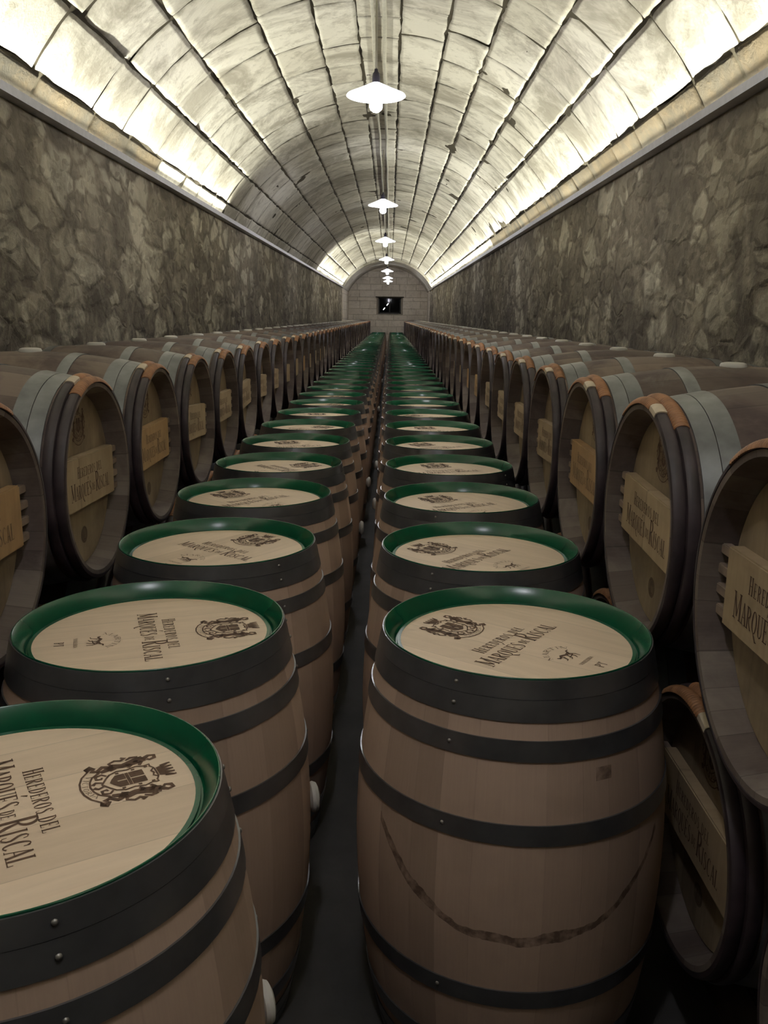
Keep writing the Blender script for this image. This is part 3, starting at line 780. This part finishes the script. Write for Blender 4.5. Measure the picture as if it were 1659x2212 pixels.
ORD = ['nearest', 'second', 'third', 'fourth', 'fifth', 'sixth', 'seventh', 'eighth', 'ninth', 'tenth', 'eleventh', 'twelfth', 'thirteenth', 'fourteenth', 'fifteenth',
       'sixteenth', 'seventeenth', 'eighteenth', 'nineteenth', 'twentieth']
TENS = {20: 'twenty', 30: 'thirty', 40: 'forty', 50: 'fifty'}
TENTH = {30: 'thirtieth', 40: 'fortieth', 50: 'fiftieth'}
def ordinal(i):                      # i from 0
    n = i + 1
    if n <= 20: return ORD[i]
    if n in TENTH: return TENTH[n]
    return TENS[n//10*10] + '-' + ('first' if n % 10 == 1 else ORD[n % 10 - 1])
def upright(x, y, ang, label, group, near=True, riv=None, bung_a=None, scuff=False, crest_detail=True, off=(0, 0)):
    r_ = random.Random(int(abs(x*1000) + y*977))
    t = link('upright_barrel', None, None, (x, y, 0), (0, 0, 0), label=label, category='barrel', group=group)
    link('staves', me_st_scuff if scuff else me_st_new, t, rot=(0, 0, 0 if scuff else r_.uniform(0, 6.28)))
    link('painted_rim', me_rim, t, label='glossy green painted rim')
    hd = link('head', me_head_new, t, rot=(0, 0, ang))
    if crest_detail:
        for me_, nm_ in ((me_crest, 'crest'), (me_name, 'lettering'), (me_maker, 'maker_mark')):
            c_, s_ = cos(-ang), sin(-ang)
            link(nm_, me_, hd, (off[0]*c_ - off[1]*s_, off[0]*s_ + off[1]*c_, H - REC + .0006))
    if riv is None: riv = (r_.uniform(0, 360),)
    for i, hm in enumerate(me_hoops):
        o = link('hoop', hm, t, rot=(0, 0, rad(riv[0])))
        if near and i < 6:
            for q_ in riv: link('rivet', me_riv[i], o, rot=(0, 0, rad(q_ - riv[0])))
    if bung_a is not None:
        a = rad(bung_a)
        b_ = link('bung', me_bung, t, ((RB - .001)*cos(a), (RB - .001)*sin(a), H/2 - .012), (0, pi/2, 0))
        b_.rotation_euler = (0, pi/2, a)
    return t
RPOS = [(.2805, 1.7905), (.2725, 2.487), (.2748, 3.1905), (.277, 3.918), (.272, 4.640), (.2697, 5.351), (.266, 6.08)]
LPOS = [(-.5218, 1.104), (-.514, 1.800), (-.505, 2.506), (-.507, 3.232), (-.502, 3.93), (-.500, 4.641), (-.498, 5.35), (-.490, 6.07)]
PITCH_Y = .712
rr = random.Random(3)
while RPOS[-1][1] < YE - 1.1: RPOS.append((.262 + rr.uniform(-.006, .006), RPOS[-1][1] + PITCH_Y))
while LPOS[-1][1] < YE - 1.1: LPOS.append((-.487 + rr.uniform(-.006, .006), LPOS[-1][1] + PITCH_Y))
RANG = [54, 50, 32, 20, 35, 15, 40, 60]
LANG = [-59.5, -71, -36, 47, -45, 25, -30, 10]
RRIV = [(-120,), (-121,), (-112,)]; LRIV = [(20, -59), (12, -69.5), (-45,)]
ROFF = [(-.002, -.010), (-.015, -.030), (0, -.026)]; LOFF = [(-.002, .008), (.008, -.005)]
RB_A = {1: None, 2: None, 3: None, 5: 188}; LB_A = {0: 25, 1: 17, 2: None, 3: None, 5: 4}
for side, POS, ANG, RIV, BA in (('right', RPOS, RANG, RRIV, RB_A), ('left', LPOS, LANG, LRIV, LB_A)):
    for i, (x, y) in enumerate(POS):
        near = i < 14
        extra = ''
        if side == 'right' and i == 0: extra = ', scuffed'
        if side == 'left' and i == 0: extra = ', cropped'
        upright(x, y, rad(ANG[i] if i < len(ANG) else rr.uniform(-70, 70)),
                'oak barrel with green rim, %s from the camera in the %s standing row%s' % (ordinal(i), side, extra),
                'upright green-rimmed barrels in the %s row' % side, near=near, riv=RIV[i] if i < len(RIV) else None,
                bung_a=BA.get(i, ((rr.uniform(132, 150) if side == 'right' else rr.uniform(30, 48)) if i % 7 else (188 if side == 'right' else -8)) if i > 3 else None),
                scuff=(side == 'right' and i == 0), crest_detail=i < 20,
                off=(ROFF if side == 'right' else LOFF)[i] if i < (3 if side == 'right' else 2) else (0, 0))

# ---- lying barrels -------------------------------------------------
DREC = .060
me_st_old = staves_mesh('staves', 'wine_stained_staves', DREC + .002, .272, 'weathered_chime_oak')
me_head_old = lathe('head', [(0, H - DREC), (.256, H - DREC), (.256, H - DREC - .02), (0, H - DREC - .02)], 'aged_oak_head', 84)
def half_round_hoop(name, t, wd, th, mat, a0=0, a1=2*pi, seg=84, twist=0, swell=0.0):
    P = []; n = 7
    for i in range(n + 1):
        a = pi*i/n; P.append((pr(t) + .001 + (th + swell)*sin(a)**.6, H - t + (wd/2 + swell)*cos(a)))
    P += [(pr(t) - .002, H - t - wd/2), (pr(t) - .002, H - t + wd/2)]
    me = lathe(name, P, mat, seg, closed=True, a0=a0, a1=a1)
    return me
def ribbed(name, t, wd, th, mat, a0, a1, n):
    """cord-like wrap: many thin turns side by side"""
    V = []; F = []; k = 9; cols = n*4
    for i in range(cols + 1):
        a = a0 + (a1 - a0)*i/cols; bulge = .0022*abs(sin(pi*i/4))
        r0 = pr(t) - .001; ring = []
        for j in range(k):
            q = pi*j/(k - 1); ring.append((r0 + (th + bulge)*sin(q), H - t + (wd/2 + bulge)*cos(q)))
        for r, z in ring: V.append((r*cos(a), r*sin(a), z))
    for i in range(cols):
        for j in range(k):
            j2 = (j + 1) % k; F.append((i*k + j, i*k + j2, (i + 1)*k + j2, (i + 1)*k + j))
    F.append(tuple(range(k))); F.append(tuple(reversed([cols*k + j for j in range(k)])))
    me = mesh(name, V, F, mat)
    bm = bmesh.new(); bm.from_mesh(me); bmesh.ops.recalc_face_normals(bm, faces=bm.faces); bm.to_mesh(me); bm.free()
    return smooth_by_angle(me, 50)
T1, T2 = .014, .043
me_ch = [half_round_hoop('wooden_hoop', T1, .030, .010, 'chestnut_hoop'), half_round_hoop('wooden_hoop', T2, .030, .012, 'chestnut_hoop'),
         half_round_hoop('wooden_hoop', H - T2, .030, .012, 'chestnut_hoop'), half_round_hoop('wooden_hoop', H - T1, .030, .010, 'chestnut_hoop')]
UP = pi/2                               # local +y is up once the barrel lies down
me_bind = [ribbed('binding', T1, .034, .014, 'osier_binding', UP - .18, UP + .62, 24), ribbed('binding', T2, .034, .016, 'osier_binding', UP - .55, UP + .30, 26)]
me_tape = half_round_hoop('hazel_splint', T1, .034, .0135, 'split_hazel', UP - .34, UP - .19, 8)
LT = [(.064, .104), (.106, .150), (.275, .315), (.635, .675), (.80, .844), (.846, .886)]
me_bind_l = [ribbed('binding', T1, .034, .014, 'osier_binding', UP - .50, UP + .50, 28), ribbed('binding', T2, .034, .016, 'osier_binding', UP - .45, UP + .16, 20)]
me_tape_l = half_round_hoop('hazel_splint', T2, .034, .0155, 'split_hazel', UP + .17, UP + .33, 8)
me_lh = [hoop_mesh('hoop', a, b_, 'galvanised_hoop', .0028) for a, b_ in LT]
me_bar = box('crossbar', -.215, .215, -.076, .076, H - DREC, H - DREC + .030, 'crossbar_oak', .003)
me_bar_f = box('crossbar', -.215, .215, -.076, .076, H - DREC, H - DREC + .030, 'faded_crossbar_oak', .003)
def peg_me(sx, y):
    xe = sqrt(.268**2 - y*y)
    a, b_ = sorted((sx*.213, sx*(xe - .001)))
    return box('peg', a, b_, y - .010, y + .010, H - DREC + .008, H - DREC + .026, 'peg_oak', .002)
me_pegs = [peg_me(sx, y) for sx in (-1, 1) for y in (-.060, -.020, .020, .060)]
BZ = H - DREC + .0306
me_lname = flat_mesh('lettering', lambda V, F: name_lines(V, F, 0, 1.12, .0, .014, -.040))
me_lname_f = flat_mesh('lettering', lambda V, F: name_lines(V, F, 0, 1.12, .0, .014, -.040), 'faint_brand')
me_lcrest = flat_mesh('crest', lambda V, F: crest(V, F, 0, .120, 0.0, .160), 'brand_burn')
def stamp(V, F):
    blob(V, F, 0, arc(0, -.172, .026, .026, 0, 355, 24)[:-1])
me_stamp = flat_mesh('stamp', stamp, 'cork_stamp')
def stamp_mark(V, F):
    stroke([(-.006, -.158), (-.006, -.186), (.010, -.186)], .004, V, F, 0); stroke(arc(0, -.172, .021, .021, 0, 360, 24), .0016, V, F, 0)
me_stampm = flat_mesh('stamp_letter', stamp_mark)
me_lbung = lathe('bung', [(0, .013), (.028, .013), (.038, .010), (.041, .004), (.041, -.002), (.03, -.012), (0, -.012)], 'silicone_bung', 28)
def lying(X, y, z, side, label, group, detail, faded=False, spin=0.0):
    """side +1: stands on the right, head facing -x"""
    t = link('lying_barrel', None, None, (X + side*H, y, z), label=label, category='barrel', group=group)
    # local z -> -side*x ; local y -> up ; local x -> up cross z
    zl = Vector((-side, 0, 0)); yl = Vector((0, 0, 1)); xl = yl.cross(zl)
    Mx = Matrix((xl, yl, zl)).transposed() @ Matrix.Rotation(spin, 3, 'Z'); t.rotation_euler = Mx.to_euler()
    r_ = random.Random(int(y*733) + side)
    link('staves', me_st_old, t, rot=(0, 0, 0))
    hd = link('head', me_head_old, t)
    for i, m_ in enumerate(me_ch): link('wooden_hoop', m_, t)
    for m_ in (me_bind if side > 0 else me_bind_l): link('binding', m_, t, label='orange-brown osier binding')
    link('hazel_splint', me_tape if side > 0 else me_tape_l, t, label='pale split wood end of the hoop')
    for m_ in me_lh: link('hoop', m_, t)
    br = link('crossbar', me_bar_f if faded else me_bar, t)
    if detail > 0:
        for m_ in me_pegs: link('peg', m_, br)
    if detail > 1:
        link('lettering', me_lname_f if faded else me_lname, br, (0, 0, BZ))
        link('crest', me_lcrest, hd, (0, 0, H - DREC + .0006))
        st_ = link('stamp', me_stamp, hd, (0, 0, H - DREC + .0006)); link('stamp_letter', me_stampm, t, (0, 0, H - DREC + .0010))
    link('bung', me_lbung, t, (0, RB - .001, H/2), (-pi/2, 0, 0), label='white silicone bung')
    return t
ZU, ZLOW = 1.121, .522
XUR, XLR, XUL, XLL = .603, .645, -.860, -.885
RU = [1.343, 2.075, 2.765, 3.455, 4.150, 4.845]
LU = [1.835, 2.549, 3.267, 3.985]
RD = [.985]
LD = [1.500]
for lst in (RU, LU):
    while lst[-1] + .713 < YE - .5: lst.append(lst[-1] + .713)
for up_, lo_ in ((RU, RD), (LU, LD)): lo_ += [(a + b_)/2 for a, b_ in zip(up_, up_[1:])]
for tier, lst, X, z, side, sn in (('upper', RU, XUR, ZU, 1, 'right'), ('upper', LU, XUL, ZU, -1, 'left'), ('lower', RD, XLR, ZLOW, 1, 'right'), ('lower', LD, XLL, ZLOW, -1, 'left')):
    for i, y in enumerate(lst):
        det = (2 if i < 8 else 1 if i < 14 else 0) if tier == 'upper' else (2 if i < 3 else 0)
        extra = ''
        if tier == 'upper' and side > 0 and i == 0: extra = ', cut by the right edge of the photo'
        if tier == 'upper' and side < 0 and i == 0: extra = ', cut by the left edge of the photo'
        if tier == 'lower' and side > 0 and i == 0: extra = ', in the bottom right corner'
        xx = X + (rr.uniform(-.008, .008) if i > 3 else 0)
        lying(xx, y, z, side, 'wine-stained barrel lying on its side, %s from the camera, %s tier by %s wall' % (ordinal(i), tier, sn),
              'lying barrels of the %s tier on the %s' % (tier, sn), det, faded=(rr.random() < .35) or (side < 0 and i == 2), spin=rr.uniform(-.05, .05) if i else 0)

# timber rails under the lower tiers
for side, X, sn in ((1, XLR, 'right'), (-1, XLL, 'left')):
    for k, t in enumerate((.20, .75)):
        xc = X + side*t; zt = ZLOW - pr(t + .05 if t < .5 else t - .05) - .004
        link('timber_rail', box('timber_rail', xc - .05, xc + .05, .4, YE - .3, 0, zt, 'skid_timber', .006),
             label='dark timber rail on the floor under the %s lower barrels, %s' % (sn, 'the one nearer the aisle' if k == 0 else 'the one nearer the wall'),
             category='timber rail', group='timber rails under the lower barrels')
